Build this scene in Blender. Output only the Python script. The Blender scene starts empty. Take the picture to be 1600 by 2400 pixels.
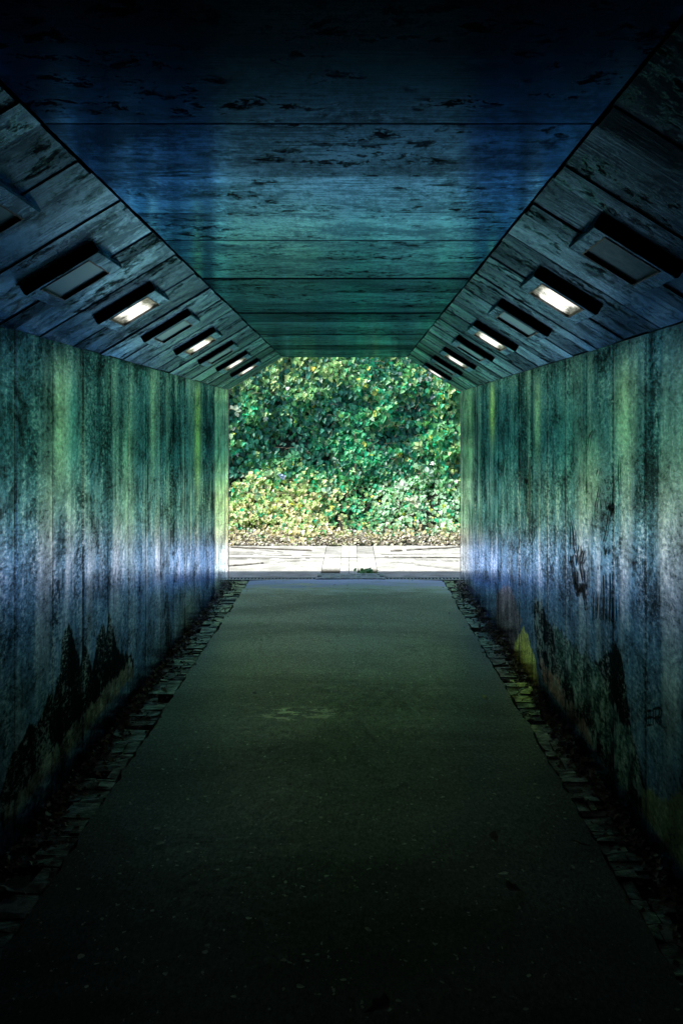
import bpy, math, random
import numpy as np
from mathutils import Vector, noise as mnoise

random.seed(7)
rng = np.random.default_rng(7)
scene = bpy.context.scene
COL = scene.collection

# ------------------------------------------------------------------ camera, sky, sun, exposure
F_PX, VPX, VPY, EYE = 2431.0, 824.0, 996.0, 1.65      # focal length and horizon of the picture, in pixels of 1600 x 2400
cam_data = bpy.data.cameras.new("camera")
cam = bpy.data.objects.new("camera", cam_data)
COL.objects.link(cam)
cam.location = (0, 0, EYE)
cam.rotation_euler = (math.radians(90), 0, 0)
cam_data.sensor_fit = 'HORIZONTAL'
cam_data.sensor_width = 24.0
cam_data.lens = F_PX / 1600 * 24.0
cam_data.shift_x = -(VPX - 800) / 1600
cam_data.shift_y = -(1200 - VPY) / 1600
cam_data.clip_start = 0.05
cam_data.clip_end = 1500
scene.camera = cam

SUN_EL, SUN_AZ = math.radians(55), math.radians(252)     # azimuth measured from +Y towards +X: behind and to the left of the camera
world = bpy.data.worlds.new("World")
scene.world = world
world.use_nodes = True
wn = world.node_tree.nodes
sky = wn.new('ShaderNodeTexSky')
sky.sky_type = 'NISHITA'
sky.sun_disc = False
sky.sun_elevation = SUN_EL
sky.sun_rotation = SUN_AZ
world.node_tree.links.new(sky.outputs[0], wn['Background'].inputs[0])
wn['Background'].inputs[1].default_value = 0.15

sun_data = bpy.data.lights.new("sun", 'SUN')
sun_data.energy = 4.0
sun_data.angle = math.radians(2.0)
sun_data.color = (1.0, 0.96, 0.88)
sun = bpy.data.objects.new("sun", sun_data)
COL.objects.link(sun)
sdir = Vector((math.sin(SUN_AZ) * math.cos(SUN_EL), math.cos(SUN_AZ) * math.cos(SUN_EL), math.sin(SUN_EL)))
sun.rotation_euler = sdir.to_track_quat('Z', 'Y').to_euler()

vs = scene.view_settings
vs.view_transform = 'Standard'
vs.look = 'None'
vs.exposure = 1.25
vs.gamma = 1.0
cy = scene.cycles
cy.max_bounces = 10
cy.diffuse_bounces = 6
cy.glossy_bounces = 5
cy.caustics_reflective = True
cy.sample_clamp_indirect = 2.5
cy.blur_glossy = 0.0
cy.use_denoising = True

# ------------------------------------------------------------------ helpers
def tag(o, label=None, cat=None, group=None, kind=None):
    if label: o["label"] = label
    if cat: o["category"] = cat
    if group: o["group"] = group
    if kind: o["kind"] = kind
    return o

def empty(name, loc=(0, 0, 0), rot=(0, 0, 0)):
    o = bpy.data.objects.new(name, None)
    COL.objects.link(o)
    o.location = loc
    o.rotation_euler = rot
    o.empty_display_size = 0.1
    return o

class MB:
    """collects faces with uv (metres: u along the grain) and a per-face value, becomes one mesh object"""
    def __init__(self):
        self.v, self.f, self.uv, self.mi, self.val = [], [], [], [], []
    def face(self, pts, uv=None, mi=0, val=0.5):
        b = len(self.v)
        self.v.extend([tuple(p) for p in pts])
        self.f.append(tuple(range(b, b + len(pts))))
        self.uv.extend(uv if uv else [(0, 0)] * len(pts))
        self.mi.append(mi)
        self.val.append(val)
    def box(self, lo, hi, mi=0, val=0.5, frame=None, jit=0.0, uo=0.0):
        x0, y0, z0 = lo
        x1, y1, z1 = hi
        c = [[x, y, z] for x in (x0, x1) for y in (y0, y1) for z in (z0, z1)]
        if jit:
            c = [[a + random.uniform(-jit, jit) for a in p] for p in c]
        fs = [(0, 1, 3, 2), (4, 6, 7, 5), (0, 4, 5, 1), (2, 3, 7, 6), (0, 2, 6, 4), (1, 5, 7, 3)]
        ax = [(1, 2), (1, 2), (0, 2), (0, 2), (0, 1), (0, 1)]
        for f, a in zip(fs, ax):
            pts = [Vector(c[i]) for i in f]
            uv = [(p[a[0]] + uo, p[a[1]] + uo * .37) for p in pts]
            if frame: pts = [frame(p) for p in pts]
            self.face(pts, uv, mi, val)
    def build(self, name, mats, parent=None, smooth=False):
        me = bpy.data.meshes.new(name)
        me.from_pydata(self.v, [], self.f)
        ul = me.uv_layers.new(name="UVMap")
        ul.data.foreach_set("uv", np.array(self.uv, dtype=np.float32).ravel())
        at = me.attributes.new("val", 'FLOAT', 'FACE')
        at.data.foreach_set("value", np.array(self.val, dtype=np.float32))
        for m in (mats if isinstance(mats, (list, tuple)) else [mats]):
            me.materials.append(m)
        me.polygons.foreach_set("material_index", np.array(self.mi, dtype=np.int32))
        if smooth: me.polygons.foreach_set("use_smooth", [True] * len(self.f))
        me.update()
        o = bpy.data.objects.new(name, me)
        COL.objects.link(o)
        if parent: o.parent = parent
        return o

def np_mesh(name, verts, faces_flat, loop_tot, mats, cols=None, smooth=False, uv=None, parent=None, mi=None, domain='POINT'):
    me = bpy.data.meshes.new(name)
    nv = len(verts)
    me.vertices.add(nv)
    me.vertices.foreach_set("co", np.asarray(verts, dtype=np.float32).ravel())
    me.loops.add(len(faces_flat))
    me.loops.foreach_set("vertex_index", np.asarray(faces_flat, dtype=np.int32))
    n = len(loop_tot)
    me.polygons.add(n)
    st = np.concatenate([[0], np.cumsum(loop_tot)[:-1]]).astype(np.int32)
    me.polygons.foreach_set("loop_start", st)
    me.polygons.foreach_set("loop_total", np.asarray(loop_tot, dtype=np.int32))
    if smooth: me.polygons.foreach_set("use_smooth", [True] * n)
    if cols is not None:
        a = me.color_attributes.new("paint", 'FLOAT_COLOR', domain)
        c4 = np.ones((len(cols), 4), dtype=np.float32)
        c4[:, :3] = cols
        a.data.foreach_set("color", c4.ravel())
    if uv is not None:
        ul = me.uv_layers.new(name="UVMap")
        ul.data.foreach_set("uv", np.asarray(uv, dtype=np.float32)[np.asarray(faces_flat)].ravel())
    for m in (mats if isinstance(mats, (list, tuple)) else [mats]):
        me.materials.append(m)
    if mi is not None:
        me.polygons.foreach_set("material_index", np.asarray(mi, dtype=np.int32))
    me.update(calc_edges=True)
    me.validate()
    o = bpy.data.objects.new(name, me)
    COL.objects.link(o)
    if parent: o.parent = parent
    return o

def tube(mb, pts, r0, r1, sides=5, mi=0):
    pts = [Vector(p) for p in pts]
    rings = []
    n = len(pts)
    for i, p in enumerate(pts):
        d = (pts[min(i + 1, n - 1)] - pts[max(i - 1, 0)]).normalized()
        a = d.orthogonal().normalized()
        b = d.cross(a)
        r = r0 + (r1 - r0) * i / (n - 1)
        rings.append([p + (a * math.cos(t) + b * math.sin(t)) * r for t in [2 * math.pi * k / sides for k in range(sides)]])
    for i in range(n - 1):
        for k in range(sides):
            mb.face([rings[i][k], rings[i][(k + 1) % sides], rings[i + 1][(k + 1) % sides], rings[i + 1][k]], None, mi, .5)

# ------------------------------------------------------------------ materials
class NT:
    def __init__(self, name):
        self.m = bpy.data.materials.new(name)
        self.m.use_nodes = True
        self.t = self.m.node_tree
        self.b = self.t.nodes['Principled BSDF']
    def n(self, typ, **kw):
        nd = self.t.nodes.new(typ)
        for k, v in kw.items(): setattr(nd, k, v)
        return nd
    def put(self, sock, v):
        if isinstance(v, bpy.types.NodeSocket): self.t.links.new(v, sock)
        elif v is not None: sock.default_value = v
    def uv(self): return self.n('ShaderNodeUVMap', uv_map="UVMap").outputs[0]
    def obj(self): return self.n('ShaderNodeTexCoord').outputs['Object']
    def mapping(self, vec, scale=(1, 1, 1), loc=(0, 0, 0)):
        m = self.n('ShaderNodeMapping')
        self.put(m.inputs[0], vec)
        m.inputs['Scale'].default_value = scale
        m.inputs['Location'].default_value = loc
        return m.outputs[0]
    def noise(self, vec, s=1.0, d=3.0, r=.55, dist=0.0):
        m = self.n('ShaderNodeTexNoise')
        self.put(m.inputs['Vector'], vec)
        m.inputs['Scale'].default_value = s
        m.inputs['Detail'].default_value = d
        m.inputs['Roughness'].default_value = r
        m.inputs['Distortion'].default_value = dist
        return m.outputs[0]
    def ramp(self, fac, a, b, c0=0.0, c1=1.0):
        m = self.n('ShaderNodeMapRange')
        m.interpolation_type = 'SMOOTHSTEP'
        self.put(m.inputs[0], fac)
        for i, v in zip((1, 2, 3, 4), (a, b, c0, c1)): m.inputs[i].default_value = v
        return m.outputs[0]
    def math(self, op, a, b=None, clamp=False):
        m = self.n('ShaderNodeMath', operation=op, use_clamp=clamp)
        self.put(m.inputs[0], a)
        if b is not None: self.put(m.inputs[1], b)
        return m.outputs[0]
    def mix(self, fac, a, b, mode='MIX'):
        m = self.n('ShaderNodeMix', data_type='RGBA', blend_type=mode)
        self.put(m.inputs[0], fac)
        for s, v in ((m.inputs[6], a), (m.inputs[7], b)):
            if isinstance(v, bpy.types.NodeSocket): self.t.links.new(v, s)
            else: s.default_value = (*v, 1) if len(v) == 3 else v
        return m.outputs[2]
    def attr(self, name, out='Color'):
        return self.n('ShaderNodeAttribute', attribute_name=name).outputs[out]
    def bump(self, h, strength=.3, dist=.01, nrm=None):
        m = self.n('ShaderNodeBump')
        m.inputs['Strength'].default_value = strength
        m.inputs['Distance'].default_value = dist
        self.put(m.inputs['Height'], h)
        if nrm is not None: self.put(m.inputs['Normal'], nrm)
        return m.outputs[0]
    def out(self, col=None, rough=None, nrm=None, spec=None, metal=None):
        if col is not None:
            if isinstance(col, tuple): self.b.inputs['Base Color'].default_value = (*col, 1)
            else: self.put(self.b.inputs['Base Color'], col)
        self.put(self.b.inputs['Roughness'], rough)
        self.put(self.b.inputs['Normal'], nrm)
        self.put(self.b.inputs['Specular IOR Level'], spec)
        self.put(self.b.inputs['Metallic'], metal)
        return self.m

    def sheen(self, col, rough, nrm, tint, ior=1.6, gain=1.0):
        """old gloss paint: a matt body under a tinted glossy film"""
        df = self.n('ShaderNodeBsdfDiffuse'); self.put(df.inputs['Color'], col); self.put(df.inputs['Normal'], nrm)
        gl = self.n('ShaderNodeBsdfAnisotropic'); self.put(gl.inputs['Roughness'], rough); self.put(gl.inputs['Normal'], nrm)
        if isinstance(tint, tuple): gl.inputs['Color'].default_value = (*tint, 1)
        else: self.put(gl.inputs['Color'], tint)
        fr = self.n('ShaderNodeFresnel'); fr.inputs['IOR'].default_value = ior; self.put(fr.inputs['Normal'], nrm)
        mx = self.n('ShaderNodeMixShader')
        self.put(mx.inputs[0], self.math('MULTIPLY', self.math('POWER', fr.outputs[0], 2.0), gain * 2.5, True) if not isinstance(gain, bpy.types.NodeSocket) else self.math('MULTIPLY', self.math('MULTIPLY', self.math('POWER', fr.outputs[0], 2.0), gain), 2.5, True))
        self.t.links.new(df.outputs[0], mx.inputs[1]); self.t.links.new(gl.outputs[0], mx.inputs[2])
        self.t.links.new(mx.outputs[0], self.t.nodes['Material Output'].inputs[0])
        self.t.nodes.remove(self.b)
        return self.m

def board_concrete(name, lo, hi, rough=(.28, .5), pit=1.0, spec=.5, tint=None, ior=1.6, bmp=.35, gain=1.0):
    """board-marked concrete: grain, blotches and blow holes drawn out along u"""
    t = NT(name)
    uv = t.uv()
    grain = t.noise(t.mapping(uv, (5, 110, 1)), 1, 4, .6)
    blot = t.noise(t.mapping(uv, (2.4, 3.6, 1)), 1, 7, .74, .4)
    wide = t.noise(t.mapping(uv, (.9, 1.6, 1)), 1, 4, .6)
    pits = t.noise(t.mapping(uv, (11, 11, 1)), 1, 8, .80, .3)
    where = t.noise(t.mapping(uv, (1.3, 2.0, 1), (7, 3, 0)), 1, 4, .65)
    rough_n = t.noise(t.mapping(uv, (42, 20, 1)), 1, 6, .85)
    fine = t.noise(uv, 260, 2)
    val = t.attr("val", 'Fac')
    f = t.math('ADD', t.math('ADD', t.math('MULTIPLY', grain, .30), t.math('MULTIPLY', blot, .50)), t.math('MULTIPLY', rough_n, .40))
    f = t.ramp(f, .46, .74)
    c = t.mix(f, lo, hi)
    c = t.mix(t.math('MULTIPLY', t.ramp(wide, .48, .66), .6), c, tuple(x * .4 for x in lo))
    pm = t.math('MULTIPLY', t.ramp(pits, .51, .57), t.ramp(where, .44, .56))
    c = t.mix(t.math('MULTIPLY', pm, .9 * pit, True), c, (.004, .005, .006))
    c = t.mix(1.0, c, t.ramp(val, 0, 1, .55, 1.35), 'MULTIPLY')
    c = t.mix(1.0, c, t.ramp(fine, .3, .7, .8, 1.2), 'MULTIPLY')
    r = t.ramp(f, 0, 1, rough[1], rough[0])
    h = t.math('SUBTRACT', t.math('ADD', t.math('MULTIPLY', grain, .6), t.math('MULTIPLY', rough_n, .4)), t.math('MULTIPLY', pm, .8))
    n1 = t.bump(h, bmp, .004)
    if tint:
        tc = t.mix(t.math('MULTIPLY', t.ramp(f, .95, .15), .80), tint, tuple(x * .22 for x in tint))
        sp = t.n('ShaderNodeSeparateXYZ'); t.put(sp.inputs[0], t.obj())
        ivy_refl = t.ramp(t.math('ADD', sp.outputs[1], t.math('MULTIPLY', wide, 2.5)), 7.2, 12.0)  # green reflection of the ivy near the mouth, put into the film tint
        tc = t.mix(t.math('MULTIPLY', ivy_refl, .75), tc, t.mix(.5, tc, (.30, .60, .48)))
        tc = t.mix(t.math('MULTIPLY', t.ramp(wide, .48, .66), .45), tc, (.02, .04, .06))
        tc = t.mix(t.math('MULTIPLY', pm, .94, True), tc, (.004, .006, .008))
        tc = t.mix(1.0, tc, t.ramp(val, 0, 1, .42, 1.3), 'MULTIPLY')
        return t.sheen(c, r, n1, tc, ior, gain)
    n2 = t.bump(fine, .15, .001, n1)
    return t.out(c, r, n2, spec)

M = {}
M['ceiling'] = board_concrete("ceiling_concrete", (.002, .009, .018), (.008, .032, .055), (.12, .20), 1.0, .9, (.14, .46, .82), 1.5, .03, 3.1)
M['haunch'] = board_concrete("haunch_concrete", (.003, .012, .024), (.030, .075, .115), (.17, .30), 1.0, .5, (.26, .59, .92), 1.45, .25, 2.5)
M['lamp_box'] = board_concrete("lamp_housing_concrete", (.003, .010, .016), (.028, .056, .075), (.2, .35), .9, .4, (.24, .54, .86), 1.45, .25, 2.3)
M['plain'] = board_concrete("plain_concrete", (.16, .17, .16), (.30, .31, .29), (.5, .7), .4, .4)

def wall_paint():
    t = NT("painted_wall_concrete")
    uv = t.uv()                                     # u = height, v = along the tunnel
    base = t.attr("paint")
    grain = t.noise(t.mapping(uv, (9, 90, 1)), 1, 4, .65)
    streak = t.noise(t.mapping(uv, (1.1, 5.5, 1)), 1, 6, .62, .35)
    blot = t.noise(t.mapping(uv, (4.2, 2.6, 1)), 1, 7, .74, .5)
    spk = t.noise(t.mapping(uv, (52, 20, 1)), 1, 7, .85)
    fine = t.noise(uv, 230, 2)
    h_ = t.n('ShaderNodeSeparateXYZ'); t.put(h_.inputs[0], uv)
    worn = t.math('ADD', t.math('MULTIPLY', streak, .6), t.math('MULTIPLY', blot, .4))
    c = t.mix(1.0, base, t.ramp(grain, .25, .75, .75, 1.25), 'MULTIPLY')
    c = t.mix(1.0, c, t.ramp(streak, .35, .65, .80, 1.22), 'MULTIPLY')
    c = t.mix(1.0, c, t.ramp(blot, .36, .64, .50, 1.55), 'MULTIPLY')
    c = t.mix(1.0, c, t.ramp(spk, .36, .64, .45, 1.6), 'MULTIPLY')
    wear = t.ramp(t.math('ADD', spk, t.math('MULTIPLY', t.math('SUBTRACT', worn, .5), .9)), .54, .66)
    c = t.mix(t.math('MULTIPLY', wear, .45), c, (.36, .37, .34))
    hole = t.ramp(t.math('ADD', spk, t.math('MULTIPLY', t.math('SUBTRACT', blot, .5), .5)), .43, .34)
    c = t.mix(t.math('MULTIPLY', hole, .6), c, (.008, .016, .02))
    c = t.mix(1.0, c, t.ramp(fine, .3, .7, .75, 1.25), 'MULTIPLY')
    r = t.ramp(streak, .35, .65, .23, .14)
    h = t.math('ADD', t.math('MULTIPLY', grain, .4), t.math('MULTIPLY', spk, .8))
    n1 = t.bump(h, .26, .004)
    lum = t.n('ShaderNodeRGBToBW'); t.put(lum.inputs[0], c)
    mxx = t.mix(.68, (.37, .495, .69), t.mix(1.0, c, (5.4, 4.8, 6.2), 'MULTIPLY'))
    mxx = t.mix(1.0, mxx, t.ramp(lum.outputs[0], .005, .060, .12, 1.10), 'MULTIPLY')
    return t.sheen(c, r, n1, mxx, 1.45, 1.5)
M['wall'] = wall_paint()

def asphalt():
    t = NT("worn_asphalt")
    o = t.obj()
    agg = t.noise(t.mapping(o, (90, 34, 60)), 1, 6, .9)
    mid = t.noise(o, 28, 4, .6)
    big = t.noise(t.mapping(o, (.9, 1.6, 1)), 1, 4, .6, .5)
    chips = t.noise(t.mapping(o, (48, 26, 20)), 1, 3, .6)
    c = t.mix(t.ramp(agg, .35, .7), (.022, .028, .024), (.080, .092, .076))
    band = t.noise(t.mapping(o, (.45, 1.0, 1), (3.3, .35, 0)), 1, 5, .6, .5)
    c = t.mix(1.0, c, t.ramp(big, .3, .7, .7, 1.35), 'MULTIPLY')
    c = t.mix(1.0, c, t.ramp(band, .3, .7, .6, 1.7), 'MULTIPLY')
    chm = t.ramp(chips, .665, .70)
    c = t.mix(t.math('MULTIPLY', chm, .8), c, (.42, .46, .38))
    sp0 = t.n('ShaderNodeSeparateXYZ'); t.put(sp0.inputs[0], o)
    mouth_glow = t.ramp(t.math('ADD', sp0.outputs[1], t.math('MULTIPLY', t.math('SUBTRACT', t.noise(t.mapping(o, (2.5, 7, 1)), 1, 5, .7), .5), 2.0)), 9.9, 11.0)  # skylight falling in at the mouth, painted pale blue into the asphalt
    c = t.mix(t.math('MULTIPLY', mouth_glow, .95), c, (.58, .70, .86))
    # worn pale patch of old road paint around x -0.3, y 5.9
    sep = t.n('ShaderNodeSeparateXYZ'); t.put(sep.inputs[0], o)
    dx = t.math('DIVIDE', t.math('SUBTRACT', sep.outputs[0], -.29), .34)
    dy = t.math('DIVIDE', t.math('SUBTRACT', sep.outputs[1], 5.88), .17)
    rr = t.math('ADD', t.math('MULTIPLY', dx, dx), t.math('MULTIPLY', dy, dy))
    rag = t.noise(t.mapping(o, (9, 14, 1)), 1, 6, .75)
    pm = t.math('MULTIPLY', t.ramp(rr, 1.0, .2), t.ramp(rag, .50, .56))
    c = t.mix(t.math('MULTIPLY', pm, .95), c, (.75, .78, .50))
    r = t.ramp(mid, .3, .7, .34, .52)
    h = t.math('ADD', t.math('MULTIPLY', agg, .5), t.math('MULTIPLY', mid, .6))
    n = t.bump(h, .35, .004)
    n = t.bump(big, .10, .02, n)
    tc = t.mix(1.0, t.mix(t.ramp(agg, .3, .7), (.20, .22, .19), (.74, .76, .68)), t.ramp(band, .3, .7, .62, 1.0), 'MULTIPLY')
    tc = t.mix(t.math('MAXIMUM', t.math('MULTIPLY', chm, .8), pm), tc, (1.0, 1.0, .80))
    tc = t.mix(t.math('MULTIPLY', mouth_glow, .8), tc, (.80, .90, 1.0))
    return t.sheen(c, r, n, tc, 1.5, t.ramp(mouth_glow, 0, 1, 4.0, .12))
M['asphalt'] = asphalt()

def stone(name, lo, hi, scale=9, rough=.75, bump=.5, spec=.3, tint=None):
    t = NT(name)
    o = t.obj()
    a = t.noise(o, scale, 5, .65, .3)
    b = t.noise(o, scale * 14, 3, .7)
    c = t.mix(t.ramp(a, .33, .68), lo, hi)
    c = t.mix(1.0, c, t.ramp(b, .3, .7, .75, 1.25), 'MULTIPLY')
    c = t.mix(1.0, c, t.ramp(t.attr("val", 'Fac'), 0, 1, .6, 1.4), 'MULTIPLY')
    n = t.bump(a, bump, .012)
    n = t.bump(b, bump * .6, .002, n)
    if tint: return t.sheen(c, rough, n, t.mix(t.ramp(a, .3, .7), tuple(x * .3 for x in tint), tint), 1.5, 2.2)
    return t.out(c, rough, n, spec)
M['sett'] = stone("gutter_stone", (.06, .075, .065), (.26, .30, .25), 14, .32, .8, .9, (.85, .92, .85))
M['dirt'] = stone("damp_dirt", (.016, .018, .014), (.07, .07, .055), 20, .85, .8)
M['slab'] = stone("pale_paving_slab", (.25, .25, .225), (.43, .43, .405), 4, .8, .25)
M['soil'] = stone("bank_soil", (.008, .014, .010), (.025, .036, .024), 6, .95, .6)
M['joint'] = stone("paving_joint_dirt", (.07, .06, .05), (.25, .23, .19), 12, .9, .5)
M['bead'] = stone("dark_metal_bead", (.02, .03, .035), (.08, .10, .11), 20, .4, .2, .5)
M['metal'] = stone("galvanised_metal", (.20, .24, .27), (.42, .46, .48), 20, .45, .3, .6)
M['dark'] = stone("dark_gap", (.004, .005, .005), (.012, .012, .012), 9, .9, .1)
M['gravelfill'] = stone("gully_gravel", (.20, .19, .16), (.48, .47, .43), 30, .9, .8)

def gully():
    t = NT("silted_gully_concrete")
    o = t.obj()
    sep = t.n('ShaderNodeSeparateXYZ'); t.put(sep.inputs[0], o)
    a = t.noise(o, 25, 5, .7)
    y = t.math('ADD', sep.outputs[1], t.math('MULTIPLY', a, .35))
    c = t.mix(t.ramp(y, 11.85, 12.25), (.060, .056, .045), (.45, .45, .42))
    c = t.mix(1.0, c, t.ramp(t.noise(o, 180, 3, .7), .3, .7, .6, 1.4), 'MULTIPLY')
    return t.out(c, .9, t.bump(a, .5, .01), .2)
M['gully'] = gully()

def leafmat(name, rough=.33, trans=.25, spec=.55, var=.3):
    t = NT(name)
    c = t.attr("paint")
    ns = t.noise(t.obj(), 60, 2)
    c = t.mix(1.0, c, t.ramp(ns, .3, .7, 1 - var, 1 + var), 'MULTIPLY')
    m = t.out(c, rough, None, spec)
    tr = t.n('ShaderNodeBsdfTranslucent')
    t.put(tr.inputs[0], t.mix(1.0, c, (1.2, 1.35, .6), 'MULTIPLY'))
    mx = t.n('ShaderNodeMixShader')
    mx.inputs[0].default_value = trans
    t.t.links.new(t.b.outputs[0], mx.inputs[1])
    t.t.links.new(tr.outputs[0], mx.inputs[2])
    t.t.links.new(mx.outputs[0], t.t.nodes['Material Output'].inputs[0])
    return m
M['leaf'] = leafmat("ivy_leaf", .42, .28, .35)
M['litter'] = leafmat("dry_leaf", .42, .08, .6)
M['stem'] = stone("woody_stem", (.10, .085, .05), (.30, .26, .17), 40, .7, .4)
def spray():
    t = NT("black_spray_paint")
    o = t.obj()
    n = t.noise(t.mapping(o, (1, 16, 50)), 1, 6, .8)
    t.out(t.mix(n, (.003, .004, .006), (.012, .015, .02)), .7, None, .1)
    tr = t.n('ShaderNodeBsdfTransparent')
    mx = t.n('ShaderNodeMixShader')
    t.put(mx.inputs[0], t.ramp(n, .66, .48, .35, .97))
    t.t.links.new(tr.outputs[0], mx.inputs[1]); t.t.links.new(t.b.outputs[0], mx.inputs[2])
    t.t.links.new(mx.outputs[0], t.t.nodes['Material Output'].inputs[0])
    return t.m
M['spray'] = spray()

def lamp_glass(name, clear):
    t = NT(name)
    o = t.obj()
    n1 = t.noise(o, 16, 5, .7)
    n2 = t.noise(o, 55, 4, .7)
    if clear:       # cover that glows by emission, mottled and dimmer towards its ends
        uv = t.uv()
        sep = t.n('ShaderNodeSeparateXYZ'); t.put(sep.inputs[0], uv)
        e = t.math('ABSOLUTE', t.math('SUBTRACT', sep.outputs[0], .5))       # 0 in the middle, .5 at the dimmer ends of the cover
        f = t.math('ADD', e, t.math('MULTIPLY', t.math('SUBTRACT', n1, .5), .9))
        g = t.ramp(f, .44, .20)
        c = t.mix(t.ramp(n2, .35, .65), (.10, .13, .11), (.42, .46, .38))
        t.put(t.b.inputs['Emission Color'], t.mix(g, (.20, .22, .15), (1.0, .97, .86)))
        t.put(t.b.inputs['Emission Strength'], t.math('ADD', t.math('MULTIPLY', g, .52), t.math('MULTIPLY', t.ramp(n2, .4, .65), .22)))
        return t.out(c, .25, t.bump(n2, .1, .002), .5)
    c = t.mix(t.ramp(n1, .35, .65), (.06, .10, .11), (.16, .23, .24))
    return t.sheen(c, .3, t.bump(n2, .1, .002), (.24, .46, .60), 1.5, 2.2)
M['glass_lit'] = lamp_glass("glowing_lamp_cover", True)
M['glass_dull'] = lamp_glass("dull_lamp_cover", False)

# ------------------------------------------------------------------ the underpass
XL, XR, YO, YN = -1.312, 1.158, 11.0, -9.0              # wall planes, far mouth, near end shut by an added daylight stop
ZW_L, ZW_R, ZC = 2.022, 2.010, 2.370
CL, CR = -0.737, 0.582                                   # where the sloped panels meet the ceiling

under = empty("underpass", (0, YO, 0))
tag(under, "long dark concrete pedestrian underpass with board-marked ceiling, sloped upper panels and painted walls", "underpass")
def part(o, label=None):
    o.parent = under
    o.matrix_parent_inverse = under.matrix_world.inverted() if False else o.matrix_parent_inverse
    o.location = (0, -YO, 0)
    if label: o["label"] = label
    return o

# ceiling boards, each a slightly different depth, 6 mm gaps, grain across the tunnel
mb = MB()
y = YO
k = 0
while y > YN:
    w = .525 if k else YO - (3.0 + .525 * 15)
    if k == 0: w = .135 if w <= 0 else w
    y0 = max(y - w, YN)
    dz = random.uniform(-.004, .004)
    if abs(y - 3.0) < .3: dz = -.0015
    if abs(y - 2.475) < .2: dz = .000
    mb.box((CL + .006, y0 + .003, ZC + dz), (CR - .006, y - .003, ZC + .06), 0, random.uniform(.2, .9), None, 0, random.uniform(0, 60))
    y = y0
    k += 1
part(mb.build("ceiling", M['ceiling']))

# sloped panels (haunches)
def haunch_frame(side):
    if side < 0: A, B = Vector((XL, 0, ZW_L)), Vector((CL, 0, ZC))
    else: A, B = Vector((XR, 0, ZW_R)), Vector((CR, 0, ZC))
    d = (B - A)
    L = d.length
    d.normalize()
    n = Vector((-d.z, 0, d.x)) if side < 0 else Vector((d.z, 0, -d.x))
    if n.z > 0: n = -n                                  # n points down into the tunnel
    return A, d, n, L
for side in (-1, 1):
    A, d, n, L = haunch_frame(side)
    mb = MB()
    y = YO - (.02 if side < 0 else .0)
    fr = lambda p, A=A, d=d, n=n: A + d * p.x + n * p.z + Vector((0, p.y, 0))
    k = 0
    edge = YO
    y = YO
    seq = []
    while y > YN:
        w = (.36, .155, .36, .155)[k % 4] * random.uniform(.94, 1.06)
        seq.append((y, w, (.0, .006, -.004, .009)[k % 4] + random.uniform(-.003, .003)))
        y -= w
        k += 1
    for (yy, w, off) in seq:
        y0 = max(yy - w, YN)
        mb.box((random.uniform(-.002, .009), y0 + .0012, -.07), (L - .005 + random.uniform(-.004, .003), yy - .0012, off * .45), 0, random.uniform(.15, .95), fr, 0, random.uniform(0, 60))
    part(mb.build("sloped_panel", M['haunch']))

# walls with their paint: colour per vertex = the mural, stains and old paint
def pt_wall(side, x, yp):
    """picture point on a wall plane -> (distance along tunnel, height)"""
    Y = F_PX * (XL if side < 0 else XR) / (x - VPX)
    return (Y, EYE - (yp - VPY) * Y / F_PX)
def poly(side, pts): return np.array([pt_wall(side, *p) for p in pts])
def inside(P, X, Y):
    r = np.zeros(X.shape, bool)
    n = len(P)
    j = n - 1
    for i in range(n):
        xi, yi = P[i]; xj, yj = P[j]
        c = ((yi > Y) != (yj > Y)) & (X < (xj - xi) * (Y - yi) / (yj - yi + 1e-12) + xi)
        r ^= c
        j = i
    return r
def vnoise(X, Y, seed, oct=4):
    """value noise on arrays"""
    out = np.zeros(X.shape); amp = 1; tot = 0
    r = np.random.default_rng(seed)
    for o in range(oct):
        tab = r.random((256, 256))
        xs, ys = X * 2 ** o + 71.3 * o, Y * 2 ** o + 13.7 * o
        xi, yi = np.floor(xs).astype(int), np.floor(ys).astype(int)
        fx, fy = xs - xi, ys - yi
        fx = fx * fx * (3 - 2 * fx); fy = fy * fy * (3 - 2 * fy)
        g = lambda a, b: tab[a % 256, b % 256]
        v = (g(xi, yi) * (1 - fx) + g(xi + 1, yi) * fx) * (1 - fy) + (g(xi, yi + 1) * (1 - fx) + g(xi + 1, yi + 1) * fx) * fy
        out += v * amp; tot += amp; amp *= .5
    return out / tot
def sm(x, a, b):
    t = np.clip((x - a) / (b - a), 0, 1)
    return t * t * (3 - 2 * t)

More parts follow.
